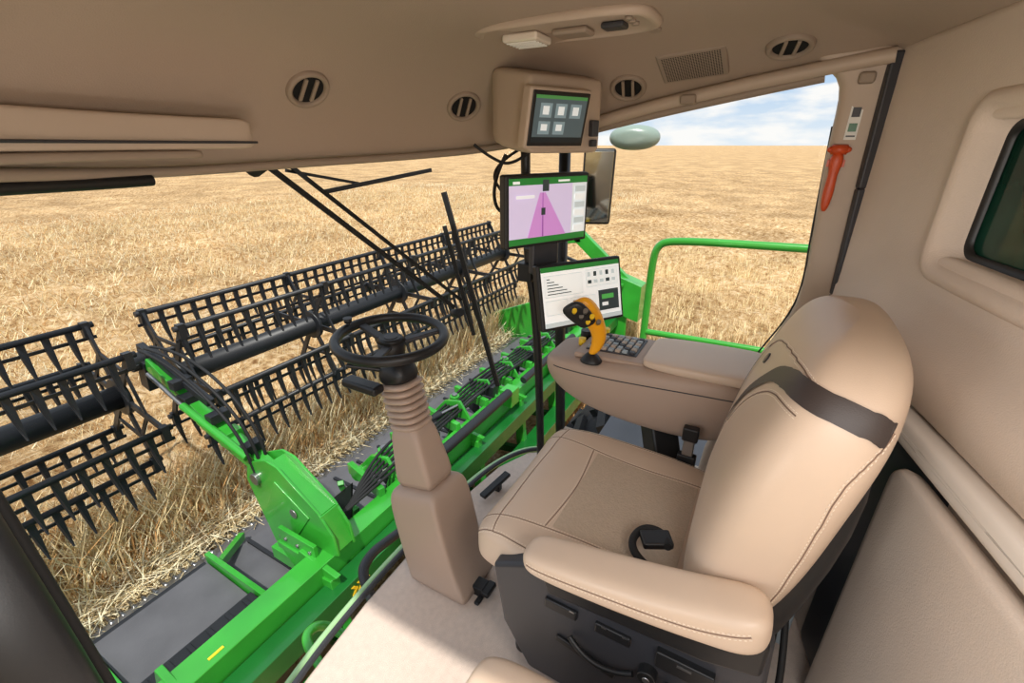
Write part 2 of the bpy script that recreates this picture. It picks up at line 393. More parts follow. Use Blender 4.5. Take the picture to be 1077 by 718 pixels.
# ------------------------------------------------------------ sun visor / blind
e=empty('sun_visor',(.5,1.2,1.48))
a=[(-.0,.88),(.10,1.0),(.28,1.14),(.5,1.235),(.68,1.265),(.82,1.267)]
rr=[];cl=catmull([(x,y,1.475) for x,y in a],4)
for i,pnt in enumerate(cl):
    t=(cl[min(i+1,len(cl)-1)]-cl[max(i-1,0)]).normalized();s=t.cross(V((0,0,1)))
    k=.85 if i in(0,len(cl)-1) else 1
    rr.append(sring(pnt,s,(0,0,1),.03*k,.036*k,24,7))
loft('visor_case',rr,TRIM,e,1)
tube('visor_slot',[(x,y-.031,1.455) for x,y in a[1:]],.003,BLACK2,e)
rr=[];cl=catmull([(x,y+.005,1.428) for x,y in a[:-1]],4)
for i,pnt in enumerate(cl):
    t=(cl[min(i+1,len(cl)-1)]-cl[max(i-1,0)]).normalized();s=t.cross(V((0,0,1)));rr.append(sring(pnt,s,(0,0,1),.028,.010,16,4))
loft('visor_lower_rail',rr,TRIM2,e,1)
tube('blind_bar',[(.02,.98,1.395),(.12,1.10,1.385),(.3,1.22,1.378),(.48,1.29,1.372),(.58,1.31,1.372)],.013,BLACK,e)
e=empty('trim_4',(1,1.3,1.4))
tube('headliner_lip',[V(p)+V((0,-.005,.0)) for p in edge[3:10]],.012,TRIM2,e)
# ------------------------------------------------------------ monitors
def monitor(name,c,az,tilt,w,h,items,case=BLACK,caseTh=.035,bez=.012):
    c=V(c);a=math.radians(az);r=V((math.sin(a),math.cos(a),0));z=V((0,0,1));n0=r.cross(z);t=math.radians(tilt)
    up=(z*math.cos(t)-n0*math.sin(t)).normalized();n=r.cross(up).normalized();R=Matrix((r,up,n)).transposed()
    e=empty(name,c)
    rbox('case',c-n*caseTh/2,(w,h,caseTh),case,e,.008,R)
    rbox('bezel',c+n*.001,(w-.006-bez*.6*(case is not BLACK),h-.006-bez*.6*(case is not BLACK),.006),BLACK,e,.003,R)
    groups={}
    for lay,(x0,y0,x1,y1,colr) in enumerate(items):
        W=w-2*bez;H=h-2*bez
        groups.setdefault(colr,[]).append((c+r*(((x0+x1)/2-.5)*W)+up*((.5-(y0+y1)/2)*H)+n*(.0045+lay*.00006),((x1-x0)*W,(y1-y0)*H,.0006)))
    mb=MB();ms=[]
    for k,(colr,l) in enumerate(groups.items()):
        ms.append(mat('screen_%d_%d_%d'%colr,colr,.3,emit=.38))
        for cc,sz in l: mb.box(cc,sz,R,k)
    mb.build('screen',ms,e)
    return e,c,r,up,n
GR=(40,120,50);LV=(208,196,226);MG=(200,140,205);WH=(235,238,235);DKG=(50,60,60);LG=(190,200,200);PU=(150,80,160)
it=[(0,0,1,1,(215,220,222)),(0,0,1,.1,GR),(0,.1,.80,.9,LV),(0,.9,1,1,GR)]
N=26
for k in range(N):
    f=k/N; it.append((.37-.15*f,.22+f*.68,.45+.28*f,.22+(f+1.05/N)*.68,MG))
for k in range(N):
    f=k/N; it.append((.405+.0*f,.22+f*.68,.412+.01*f,.22+(f+1.05/N)*.68,PU))
it+=[(.08,.25,.30,.29,WH),(.39,.45,.44,.56,DKG),(.40,.03,.48,.2,DKG),(.04,.04,.12,.08,WH),(.6,.04,.75,.07,WH)]
for k in range(6): it.append((.83,.15+k*.125,.97,.24+k*.125,WH if k%2 else LG))
M1=monitor('display_monitor',(1.435,.665,1.248),116.3,0,.350,.232,it)
it=[(0,0,1,1,(240,242,240)),(0,0,1,.08,GR),(.03,.14,.5,.5,LG),(.035,.15,.495,.49,WH),(.03,.55,.3,.8,LG),(.035,.56,.295,.79,WH),(.33,.55,.66,.85,LG),(.335,.56,.655,.84,WH),(.7,.5,.97,.86,DKG),(.55,.12,.97,.42,LG),(.555,.13,.965,.41,WH)]
for k in range(5): it.append((.57+.08*k,.16,.61+.08*k,.24,DKG if k%2 else LG)); it.append((.57+.08*k,.3,.62+.08*k,.36,DKG if k%3==0 else LG))
for k in range(6): it.append((.06,.19+k*.05,.1+.05*((k*7)%6),.205+k*.05,DKG))
for k in range(4): it.append((.36,.6+k*.06,.45+.03*((k*5)%4),.615+k*.06,DKG))
it+=[(0,.92,1,1,LG),(.36,.78,.5,.81,(60,150,60)),(.74,.58,.9,.66,(80,170,80)),(.74,.72,.82,.78,WH)]
M2=monitor('display_monitor',(1.512,.555,.955),124,14,.36,.235,it)
it=[(0,0,1,1,(74,88,92)),(0,0,1,.07,(70,130,70)),(0,.88,1,1,(24,30,32))]
for k in range(3):
    it.append((.1+.29*k,.16,.32+.29*k,.46,(120,140,146)));it.append((.15+.29*k,.22,.27+.29*k,.40,(215,222,222)))
    if k<2: it.append((.1+.29*k,.54,.32+.29*k,.82,(120,140,146)));it.append((.15+.29*k,.60,.27+.29*k,.74,(215,222,222)))
M3=monitor('corner_post_display',(1.425,.635,1.520),116,-12,.240,.170,it,TRIM,.04,.02)
e=empty('display_housing_pod',(1.56,.80,1.52))
r=M3[2];n=M3[4];rings=[]
for k,(off,wx,hz,zc) in enumerate(((.03,.130,.09,1.530),(.032,.150,.108,1.533),(.045,.155,.113,1.535),(.14,.158,.120,1.55),(.24,.158,.115,1.57),(.25,.14,.10,1.57))):
    c=V((1.455,.665,0))-V((n.x,n.y,0)).normalized()*(off-.03)+r*.055
    rings.append(sring((c.x,c.y,zc),r,(0,0,1),wx,hz,48,14))
loft('pod_shell',rings,TRIM,e,1)
R_=Matrix((r,V((0,0,1)),V((n.x,n.y,0)).normalized())).transposed()
mb=MB();mb.box(V((1.45,.66,1.50))+r*.165+n*.006,(.03,.05,.02),R_);mb.box(V((1.45,.66,1.455))+r*.165+n*.006,(.022,.022,.02),R_);mb.build('port_panel',[BLACK2],e,.004)
e=empty('monitor_mounting_pole',(1.5,.76,1.0))
tube('pole',[(1.52,.80,1.48),(1.53,.80,1.1),(1.56,.76,.8),(1.58,.74,.3),(1.60,.74,.02)],.017,BLACK,e)
mb=MB();mb.cyl((1.53,.80,1.26),(1.465,.71,1.26),.022);mb.cyl((1.53,.80,1.0),(1.545,.63,.97),.022);mb.box((1.53,.80,1.26),(.06,.06,.07));mb.box((1.53,.79,1.0),(.06,.06,.07))
mb.cyl((1.50,.74,1.09),(1.53,.80,1.09),.012)
mb.build('brackets',[BLACK],e,.006)
rbox('small_receiver',(1.48,.70,1.09),(.12,.03,.14),BLACK2,e,.01,Matrix.Rotation(math.radians(-26),3,'Z'))
tube('cable_1',[(1.5,.77,1.25),(1.42,.84,1.2),(1.38,.86,1.32),(1.42,.82,1.42)],.006,RUB,e)
tube('cable_2',[(1.46,.72,1.45),(1.44,.80,1.38),(1.38,.86,1.41),(1.35,.9,1.45)],.005,RUB,e)
tube('cable_3',[(1.52,.77,1.2),(1.56,.74,1.0),(1.57,.72,.8)],.006,RUB,e)
tube('cable_4',[(1.50,.80,1.44),(1.40,.88,1.38),(1.44,.84,1.28),(1.52,.80,1.2)],.005,RUB,e)
# ------------------------------------------------------------ steering wheel + column
b0=V((.95,.80,0));b1=V((.985,.995,.82));ax=(b1-b0).normalized()
xx=V((1,0,0));xx=(xx-ax*xx.dot(ax)).normalized();yy=ax.cross(xx)
e=empty('steering_column',(.95,.8,0))
def cst(t,rx,ry,ex=4,o=V()): return sring(b0.lerp(b1,t)+o,xx,yy,rx,ry,48,ex)
fb=[sring((.94,.775,0.0),(1,0,0),(0,1,0),.100,.122,48,14),sring((.94,.778,.03),(1,0,0),(0,1,0),.100,.122,48,14)]
loft('pedestal_lower',fb+[cst(.07,.096,.112,14),cst(.2,.099,.110,14),cst(.38,.100,.108,14),cst(.43,.092,.102,12),cst(.452,.076,.09,8)],COLM,e,1)
loft('pedestal_neck',[cst(.44,.070,.084,8),cst(.52,.066,.078,8),cst(.62,.060,.068,6),cst(.72,.056,.062,5)],COLM,e,1)
for k in range(7): loft('bellows_%d'%k,[cst(.70+.028*k,.050,.054,3),cst(.707+.028*k,.062,.066,3),cst(.72+.028*k,.062,.066,3),cst(.727+.028*k,.050,.054,3)],COLM,e,1)
loft('column_head',[cst(.89,.055,.058,3),cst(.93,.058,.06,3),cst(.98,.046,.048,2.5)],BLACK,e,1)
rbox('stalk_pod',b0.lerp(b1,.9)+V((-.08,.09,-.01)),(.05,.15,.03),BLACK,e,.01)
tube('stalk',[b0.lerp(b1,.93),b0.lerp(b1,.95)+V((-.1,.12,.02))],.008,BLACK,e)
mb=MB();mb.box((.93,.655,.02),(.05,.06,.04));mb.box((.93,.615,.03),(.06,.03,.02));mb.box((.92,.63,.012),(.1,.02,.012));mb.build('release_pedal',[BLACK],e,.006)
mb=MB();mb.beam((1.30,.88,.03),(1.46,.84,.06),.035,.018);mb.box((1.40,.86,.02),(.03,.03,.04));mb.build('foot_pedal',[BLACK],e,.005)
e=empty('steering_wheel',b1)
wn_=V((-.02,-.03,1)).normalized();wc=V((.995,1.01,.876));x=V((1,0,0));x=(x-wn_*x.dot(wn_)).normalized();y=wn_.cross(x)
tube('rim',[wc+x*math.cos(2*math.pi*i/48)*.172+y*math.sin(2*math.pi*i/48)*.172 for i in range(48)],.0165,BLACK,e,poly=True,cyc=True)
mb=MB()
for a in(80,205,325):
    a=math.radians(a);d=x*math.cos(a)+y*math.sin(a)
    mb.beam(wc-wn_*.022+d*.03,wc-wn_*.004+d*.163,.03,.014,up=wn_)
mb.build('spokes',[BLACK2],e,.005)
mb=MB();mb.cyl(wc-wn_*.07,wc-wn_*.01,.04,.046,n=28);mb.cyl(wc-wn_*.01,wc+wn_*.002,.046,.034,n=28,m=0);mb.cyl(wc+wn_*.001,wc+wn_*.004,.022,n=24,m=1);mb.build('hub',[BLACK,BLACK2],e)
mb=MB();kp=wc+x*(-.02)+y*.168;mb.cyl(kp,kp+wn_*.03,.006);mb.cyl(kp+wn_*.022,kp+wn_*.038,.012,.015,n=16);mb.build('spinner_knob',[BLACK],e)
# ------------------------------------------------------------ driver seat
SX=1.06
seat=empty('driver_seat',(SX,.25,0))
def bol(h): return lambda a,b: V((0,0,(h*abs(a)**3-.012)*max(0,b)))
rg=[]
for y,w_,zc,h_ in((.575,.22,.40,.03),(.568,.26,.40,.055),(.55,.285,.405,.075),(.51,.30,.415,.085),(.42,.315,.42,.082),(.3,.32,.415,.08),(.15,.32,.41,.08),(.03,.30,.41,.08),(-.02,.27,.41,.06)):
    rg.append(sring((SX+.01,y,zc),(1,0,0),(0,0,1),w_,h_,40,4,bol(.03)))
cu=loft('cushion',rg,LEATH,seat,2);ct=bvh(cu)
for s in(-1,1):
    seam('seam_side_%d'%(s+1),ct,[(SX+s*.19,.0,.55),(SX+s*.185,.25,.55),(SX+s*.2,.42,.55),(SX+s*.215,.54,.5),(SX+s*.22,.59,.42)],seat)
    seam('seam_b%d'%(s+1),ct,[(SX+s*.30,.02,.52),(SX+s*.305,.3,.52),(SX+s*.29,.48,.52),(SX+s*.26,.57,.44)],seat)
seam('seam_cross',ct,[(SX-.19,.38,.55),(SX,.365,.55),(SX+.19,.38,.55)],seat)
seam('seam_front',ct,[(SX-.28,.51,.5),(SX,.535,.52),(SX+.28,.51,.5)],seat)
band('center_cloth',ct,[(SX,.03,.55),(SX,.2,.55),(SX,.362,.55)],[.36,.36,.37],CLOTH,seat,1,.0012,14)
def wing(h): return lambda a,b: V((0,(h*abs(a)**3-.01)*max(0,b),0))
BY=-.028
rg=[]
for z,y,w_,th in((.47,-.04,.23,.05),(.50,-.04,.27,.09),(.58,-.055,.295,.115),(.70,-.08,.305,.122),(.82,-.10,.31,.122),(.93,-.125,.307,.118),(1.01,-.142,.297,.110),(1.07,-.155,.28,.100),(1.115,-.165,.25,.086),(1.145,-.172,.20,.066),(1.16,-.176,.14,.04),(1.165,-.178,.08,.02)):
    rg.append(sring((SX+(z-.5)*.02,y+BY*.5,z-.020*(z>1)),(1,0,0),(0,1,-.0),w_,th,40,3.0,wing(.03)))
bk=loft('backrest',rg,LEATH,seat,2);bt=bvh(bk)
band('accent_band',bt,[(.745,-.29,1.045),(.755,-.22,1.06),(.80,-.11,1.075),(.90,-.03,1.075),(1.0,.0,1.035),(1.09,.03,.95),(1.16,.05,.85),(1.20,.06,.77)],[.045,.045,.045,.042,.036,.026,.015,.005],BANDM,seat,1,.003,8)
band('accent_band_thin',bt,[(1.20,.06,.77),(1.235,.06,.86),(1.24,.04,.96),(1.22,.02,1.03)],[.005,.014,.010,.003],BANDM,seat,1,.003,6)
seam('band_edge',bt,[(.79,-.08,1.04),(.90,.0,1.04),(.99,.03,1.0),(1.08,.05,.91),(1.16,.07,.80)],seat)
seam('back_seam_1',bt,[(1.20,.06,.77),(1.215,.07,.66),(1.22,.09,.56)],seat)
seam('back_seam_3',bt,[(.80,-.1,1.10),(.93,-.03,1.11),(1.06,.0,1.09),(1.18,.0,1.05),(1.24,.0,1.0)],seat)
seam('back_seam_4',bt,[(.78,-.28,1.04),(.745,-.2,.95),(.737,-.18,.8),(.745,-.16,.6)],seat)
q,nn,_,_=bt.find_nearest(V((1.16,.0,1.0)));mb=MB();mb.cyl(q-nn*.003,q+nn*.003,.014,n=20);mb.cyl(q+nn*.003,q+nn*.0045,.009,n=20,m=1);mb.build('badge',[BLACK2,TRIM2],seat)
loft('back_shell',[sring((SX,y-.05,z),(1,0,0),(0,1,0),w_,th,28,4) for z,y,w_,th in((.35,-.05,.20,.06),(.45,-.07,.23,.08),(.7,-.11,.24,.09),(.85,-.14,.22,.075),(.95,-.16,.15,.05))],BLACK,seat,1)
arm=[]
for y,z,rx,rz in((.355,.580,.02,.012),(.345,.580,.04,.024),(.31,.585,.05,.030),(.2,.598,.054,.034),(.05,.62,.056,.040),(-.06,.645,.056,.046),(-.10,.655,.056,.047),(-.13,.663,.044,.040),(-.14,.665,.02,.02)):
    arm.append(sring((.705,y,z-.006),(1,0,0),(0,.1,1),rx,rz,28,3.6))
ar=loft('armrest_pad',arm,LEATH,seat,2);at=bvh(ar)
seam('armrest_seam',at,[(.655,.34,.579),(.64,.2,.599),(.64,0,.629),(.645,-.11,.669)],seat)
mb=MB();mb.poly([(.755,.47,.44),(.755,.44,.24),(.755,.36,.10),(.755,-.10,.10),(.755,-.18,.30),(.755,-.16,.58),(.755,.05,.585),(.755,.30,.535),(.755,.36,.50)],(.05,0,0));mb.build('side_cover',[BLACK2],seat,.014)
mb=MB();mb.poly([(.73,.33,.535),(.73,.30,.46),(.73,-.05,.48),(.73,-.15,.51),(.73,-.15,.60),(.73,-.05,.59)],(.05,0,0));mb.build('arm_mount',[BLACK],seat,.01)
mb=MB()
for y in(.27,.14): mb.box((.727,y,.405),(.012,.085,.03))
mb.box((.724,-.02,.41),(.02,.12,.05));mb.box((.726,.2,.28),(.01,.16,.02),Matrix.Rotation(.2,3,'X'));mb.cyl((.735,.05,.34),(.705,.05,.34),.022,n=18);mb.cyl((.735,.0,.32),(.71,.0,.32),.014,n=14)
mb.cyl((.735,-.1,.36),(.712,-.1,.36),.02,n=14)
mb.build('side_controls',[BLACK],seat,.004)
mb=MB();mb.box((.73,.335,.50),(.006,.02,.02));mb.box((.722,-.02,.422),(.018,.03,.006));mb.cyl((.732,.05,.34),(.703,.05,.34),.008,n=12)
for y,z in((.24,.418),(.16,.418),(.11,.418),(-.10,.382)): mb.box((.7205,y,z),(.001,.012,.004))
mb.build('side_marks',[STEEL],seat)
tube('adjust_lever',[(.72,.24,.33),(.705,.2,.305),(.705,.12,.305),(.71,.08,.33)],.007,BLACK,seat)
mb=MB();mb.box((SX,.24,.16),(.46,.44,.30));mb.box((SX,.22,.33),(.56,.50,.06));mb.box((SX,.2,.02),(.5,.5,.06));mb.build('suspension_base',[BLACK],seat,.02)
mb=MB();mb.box((1.375,.10,.53),(.02,.035,.09));mb.build('buckle_latch',[STEEL],seat,.004)
mb=MB();mb.box((1.375,.10,.58),(.03,.05,.05));mb.box((1.375,.10,.47),(.03,.06,.06));mb.build('buckle',[BLACK],seat,.006)
tube('belt_loop',[(.84,.05,.50),(.85,.12,.52),(.89,.16,.53),(.95,.14,.54),(.95,.08,.54),(.9,.07,.55)],.010,RUB,seat)
mb=MB();mb.box((.915,.10,.545),(.05,.075,.02),Matrix.Rotation(.5,3,'Z'));mb.build('belt_tongue',[BLACK],seat,.006)
# ------------------------------------------------------------ right armrest console
con=empty('armrest_control_console',(1.54,.3,.65))
rg=[]
for y,w_,zc,h_ in((.665,.07,.670,.02),(.66,.10,.670,.04),(.635,.125,.660,.06),(.55,.145,.637,.09),(.4,.15,.627,.115),(.2,.15,.630,.13),(.05,.145,.64,.13),(-.02,.13,.65,.11),(-.04,.1,.65,.08)):
    rg.append(sring((1.545,y,zc),(1,0,0),(0,0,1),w_,h_,32,6,lambda a,b:V((-a*.03*max(0,-b),0,0))))
cb=loft('console_body',rg,COLM,con,2);cbt=bvh(cb)
seam('console_split',cbt,[(1.38,.63,.69),(1.38,.4,.695),(1.38,.1,.712),(1.38,-.02,.712)],con,BLACK2,.002)
pr=[]
for y,w_,h_ in((.30,.10,.008),(.29,.125,.016),(.2,.135,.020),(.0,.135,.022),(-.06,.13,.020),(-.08,.1,.012)): pr.append(sring((1.55,y,.765+(.3-y)*.02),(1,0,0),(0,0,1),w_,h_,24,5))
loft('arm_pad',pr,LEATH,con,2)
rbox('keypad_panel',(1.565,.42,.742),(.24,.26,.02),COLM,con,.008,Matrix.Rotation(-.04,3,'X'))
rbox('keypad_inset',(1.575,.425,.752),(.17,.19,.008),BLACK2,con,.004,Matrix.Rotation(-.04,3,'X'))
mb=MB()
for i in range(6):
    for j in range(7):
        mb.box((1.507+i*.027,.35+j*.026,.761-(j*.001)),(.020,.019,.012),None,[0,1,1,2,2][(i*3+j*2)%5])
mb.build('keypad_buttons',[BLACK2,BLUEG,TRIM],con,.003)
mb=MB();mb.cyl((1.63,.57,.73),(1.63,.57,.765),.022,n=20);mb.cyl((1.56,.56,.73),(1.56,.56,.758),.014,n=16,m=1);mb.cyl((1.66,.50,.74),(1.66,.50,.775),.016,n=16,m=1)
mb.build('dials',[BLACK,YEL],con)
mb=MB();mb.beam((1.54,.25,.56),(1.42,.15,.30),.10,.10);mb.build('console_bracket',[BLACK],con,.01)
js=empty('joystick_lever',(1.43,.47,.73))
O=V((1.43,.475,-.008))
loft('boot',[sring(O+V((0,0,.738)),(1,0,0),(0,1,0),.04,.045,20,2.5),sring(O+V((0,0,.75)),(1,0,0),(0,1,0),.032,.036,20,2),sring(O+V((0,0,.775)),(1,0,0),(0,1,0),.016,.018,20,2)],BLACK,js,1)
def jr(c,rx,ry,d): 
    d=V(d).normalized();x=V((.45,-.89,0));x=(x-d*x.dot(d)).normalized();return sring(O+V(c),x,d.cross(x),rx,ry,20,2.5)
loft('grip',[jr((0,0,.77),.014,.016,(0,0,1)),jr((.01,-.015,.80),.021,.022,(0,0,1)),jr((.012,-.02,.84),.026,.026,(0,.0,1)),jr((.0,-.01,.885),.030,.030,(-.3,.2,1)),jr((-.02,.01,.925),.038,.032,(-.6,.5,1)),jr((-.045,.035,.96),.044,.026,(-.7,.6,1)),jr((-.06,.05,.975),.03,.012,(-.7,.6,1))],ORNG,js,2)
loft('head',[jr((-.045,.0,.895),.03,.010,(-.7,.5,1)),jr((-.062,.02,.925),.036,.016,(-.7,.6,1)),jr((-.085,.045,.957),.04,.016,(-.7,.6,1)),jr((-.098,.06,.972),.028,.010,(-.7,.6,1))],BLACK,js,2)
mb=MB();nn=V((-.7,-.35,.62)).normalized()
for i in range(3):
    for j in range(2): 
        q=O+V((-.062,.008,.925))+V((-.018,.018,.022))*(i-1)+V((.45,-.89,0))*(.018*(j*2-1));mb.cyl(q,q+nn*.022,.008,n=10,m=(i+j)%2)
mb.build('thumb_buttons',[YEL,STEEL],js)
# ------------------------------------------------------------ instructor seat cushion (near)
e=empty('instructor_seat',(.42,.2,.2))
rg=[]
for y,w_,h_ in((.345,.05,.02),(.34,.08,.045),(.31,.10,.06),(.2,.11,.065),(-.1,.11,.065),(-.15,.09,.04)): rg.append(sring((.46,y+.035,.375),(1,0,0),(0,0,1),w_,h_,28,3.5))
loft('cushion',rg,LEATH,e,2)
mb=MB();mb.box((.46,.1,.16),(.16,.38,.32));mb.build('base',[BLACK],e,.02)
e=empty('rear_storage_box',(1.35,-.24,.2))
mb=MB();mb.box((1.42,-.22,.17),(.36,.09,.30));mb.box((1.22,-.235,.33),(.012,.10,.62));mb.build('box_body',[BLUEG],e,.008)
tube('cable_4',[(.95,-.19,.4),(.90,-.19,.3),(.88,-.19,.15),(.95,-.19,.03)],.010,RUB,e)
tube('cable_5',[(1.0,-.21,.42),(.86,-.22,.34),(.84,-.22,.15),(.88,-.22,.03)],.008,RUB,e)
# ------------------------------------------------------------ emergency hammer, label, hook
e=empty('emergency_hammer',(1.755,-.13,1.35))
hp=V((1.755,-.130,1.428))
loft('handle',[sring(hp+V((.0,0,-z)),(0,1,0),(1,0,0),a,b,16,2.5) for z,a,b in((.0,.012,.012),(.02,.020,.015),(.045,.016,.013),(.06,.011,.010),(.11,.016,.012),(.15,.012,.010),(.17,.006,.006))],RED,e,1)
mb=MB();mb.cyl(hp+V((0,-.020,.008)),hp+V((0,.020,.008)),.014,n=14);mb.cyl(hp+V((0,.020,.008)),hp+V((0,.030,.008)),.011,.005,n=12);mb.cyl(hp+V((0,-.020,.008)),hp+V((0,-.030,.008)),.011,.005,n=12);mb.box(hp+V((.01,0,-.03)),(.02,.045,.02));mb.build('head',[RED],e)
e=empty('warning_label',(1.757,-.15,1.5))
mb=MB();mb.box((1.759,-.148,1.51),(.004,.030,.095));mb.box((1.7565,-.148,1.535),(.003,.020,.025),None,1);mb.box((1.7565,-.148,1.495),(.003,.020,.022),None,2);mb.box((1.7565,-.148,1.472),(.003,.022,.004),None,1);mb.build('sticker',[WHITE,BLACK2,GREEN2],e)
e=empty('coat_hook',(1.75,-.15,1.6));mb=MB();mb.box((1.75,-.15,1.62),(.03,.04,.03));mb.build('hook_body',[TRIM2],e,.008)
# ------------------------------------------------------------ wipers
e=empty('windshield_wiper',(1.3,1.45,1.0))
mb=MB();mb.beam((.97,1.46,1.40),(1.70,1.28,.72),.015,.018);mb.beam((1.05,1.46,1.40),(1.76,1.28,.74),.012,.014);mb.cyl((.96,1.40,1.42),(.96,1.5,1.38),.03);mb.cyl((1.70,1.24,.70),(1.72,1.30,.68),.02)
mb.beam((1.75,1.34,1.25),(1.84,1.12,.26),.022,.022);mb.beam((1.74,1.34,1.1),(1.79,1.23,.55),.008,.02)
mb.beam((1.19,1.46,1.29),(1.72,1.38,1.345),.008,.016);mb.beam((1.05,1.46,1.37),(1.35,1.45,1.31),.010,.010)
mb.build('wiper_arms',[RUB],e)
# ------------------------------------------------------------ exterior: mirror, rail, tyre
e=empty('side_mirror',(2.4,.9,1.4))
loft('mirror_shell',[sring((2.30+.03*k,.66-.005*k,1.48),(-.2,1,0),(0,0,1),.118*s,.058*s,24,2.2) for k,s in((0,.6),(1,.95),(2,1),(3,.8),(4,.3))],mat('mirror_shell',(140,158,148),.3),e,1)
Rm=Matrix.Rotation(math.radians(24),3,'Z')@Matrix.Rotation(math.radians(-8),3,'Y')
rbox('long_mirror_shell',(2.312,.805,1.25),(.03,.155,.37),BLACK,e,.02,Rm)
rbox('long_mirror_glass',(2.296,.80,1.25),(.006,.135,.345),mat('mirror_glass',(190,195,188),.06,1),e,.002,Rm)
tube('mirror_arm',[(1.9,.85,1.6),(2.15,.9,1.55),(2.32,.85,1.5),(2.33,.82,1.1)],.012,BLACK,e)
e=empty('access_platform_railing',(2.6,.2,.5))
tube('rail_top',[(2.6,.55,-.1),(2.6,.55,.5),(2.6,.55,.86),(2.6,.53,.94),(2.6,.46,.97),(2.6,.1,.985),(2.6,-.6,1.0)],.021,GREEN,e)
tube('rail_mid',[(2.6,.55,.42),(2.6,.2,.43),(2.6,-.6,.44)],.018,GREEN,e)
mb=MB();mb.box((2.25,.0,-.14),(.75,1.3,.06));mb.build('platform_deck',[GREYM],e)
e=empty('front_tyre',(2.9,.35,-1.15))
mb=MB();TC=V((2.9,.35,-1.15))
mb.cyl(TC-V((.32,0,0)),TC+V((.32,0,0)),.88,n=48,m=0);mb.cyl(TC-V((.34,0,0)),TC+V((.34,0,0)),.45,n=32,m=1)
for k in range(28):
    a=2*math.pi*k/28;u=V((0,math.cos(a),math.sin(a)));t=V((0,-math.sin(a),math.cos(a)))
    for s in(-1,1):
        cc=TC+u*.9+V((s*.17,0,0))+t*(.05*s);mb.beam(cc-V((.16,0,0))-t*.05*s,cc+V((.16,0,0))+t*.05*s,.06,.07,0,up=u)
mb.build('tyre_and_rim',[RUB,YEL],e)
# ------------------------------------------------------------ combine header
hd=empty('combine_header',(1,2.8,-1.5))
X0,X1=-5.0,7.1
mb=MB()
mb.box(((X0+X1)/2,2.16,-1.10),(X1-X0,.16,.16),None,0)
mb.box(((X0+X1)/2,2.0,-1.24),(X1-X0,.14,.16),None,1)
mb.box(((X0+X1)/2,2.38,-1.52),(X1-X0,.03,.85),Matrix.Rotation(math.radians(22),3,'X'),1)
mb.box(((X0+X1)/2,1.90,-1.7),(X1-X0,.18,.18),None,1)
x=X0+.3
while x<X1:
    mb.beam((x,2.0,-1.7),(x,2.05,-1.1),.07,.10,0);mb.poly([(x,1.95,-1.05),(x,2.3,-1.0),(x,2.42,-1.25),(x,2.2,-1.3)],(.04,0,0),0)
    mb.beam((x,1.95,-1.75),(x,3.6,-2.0),.07,.08,1)
    x+=.85
mb.build('main_frame',[GREEN,GREEN2],hd,.006)
mb=MB()
mb.cyl((2.0,2.62,-1.08),(6.9,2.62,-1.08),.05,m=0,n=14);mb.cyl((2.0,2.36,-.98),(6.6,2.36,-.98),.028,m=2,n=12)
k=0
for x in np.arange(1.9,6.9,.5):
    mb.beam((x,2.2,-1.0),(x+.12,2.68,-1.02),.05,.10,0)
    mb.poly([(x+.2,2.2,-1.02),(x+.2,2.32,-.84),(x+.2,2.5,-.88),(x+.2,2.66,-1.06)],(.03,0,0),0)
    if k%2==0:
        mb.box((x+.3,2.46,-1.0),(.16,.16,.14),None,0);mb.cyl((x+.3,2.46,-.95),(x+.3,2.46,-.87),.05,m=0,n=14);mb.cyl((x+.3,2.46,-.87),(x+.3,2.46,-.85),.03,m=2,n=12)
    else:
        mb.cyl((x+.15,2.5,-.93),(x+.5,2.4,-.90),.03,m=1);mb.cyl((x+.5,2.4,-.90),(x+.7,2.34,-.89),.014,m=2);mb.box((x+.2,2.28,-.95),(.10,.12,.12),None,1)
    mb.beam((x,2.68,-1.1),(x+.30,3.05,-1.62),.05,.04,0);mb.poly([(x+.05,2.6,-1.1),(x+.05,2.95,-1.45),(x+.05,2.7,-1.6)],(.02,0,0),1);k+=1
mb.cyl((2.3,2.05,-.92),(3.5,2.0,-.86),.045,m=1,n=16);mb.cyl((3.9,2.05,-.92),(5.2,2.0,-.86),.04,m=1,n=16);mb.box((2.3,2.07,-.97),(.14,.14,.16),None,0);mb.box((3.6,2.05,-.96),(.16,.14,.18),None,0);mb.box((5.2,2.05,-.96),(.14,.14,.18),None,0)
mb.build('frame_fittings',[GREEN,REELM,STEEL],hd,.006)
for k in range(6): tube('hose_%d'%k,[(1.5+.03*k,2.3,-1.0),(2.1,2.2+.05*k,-.88+.02*k),(2.8,2.32+.03*k,-.96),(3.6,2.26+.05*k,-.86),(4.6,2.28+.03*k,-.94+.01*k),(5.6,2.24+.05*k,-.88),(6.6,2.3,-.95)],.012,RUB,hd)
mb=MB()
mb.box(((X0+X1)/2,3.12,-1.86),(X1-X0,.92,.05),None,0)
x=X0+.1
while x<X1: mb.box((x,3.12,-1.825),(.03,.88,.03),None,1);x+=.32
mb.box(((X0+X1)/2,2.72,-1.80),(X1-X0,.10,.10),None,1)
mb.build('draper_belt',[GREYM,REELM],hd)
mb=MB();mb.box(((X0+X1)/2,3.68,-1.93),(X1-X0,.16,.05),None,0);mb.box(((X0+X1)/2,3.80,-1.94),(X1-X0,.10,.03),None,1)
x=X0
while x<X1: mb.cyl((x,3.82,-1.94),(x,3.99,-1.95),.022,.005,n=6,m=1);x+=.076
mb.build('cutterbar',[GREYM,STEEL],hd)
mb=MB();mb.box((.75,3.22,-1.74),(.78,.58,.04),Matrix.Rotation(.06,3,'X'),0);mb.box((.75,2.80,-1.72),(.78,.24,.10),None,2);mb.box((.75,2.66,-1.64),(.78,.05,.14),None,1);mb.box((.75,3.54,-1.76),(.78,.05,.08),None,2)
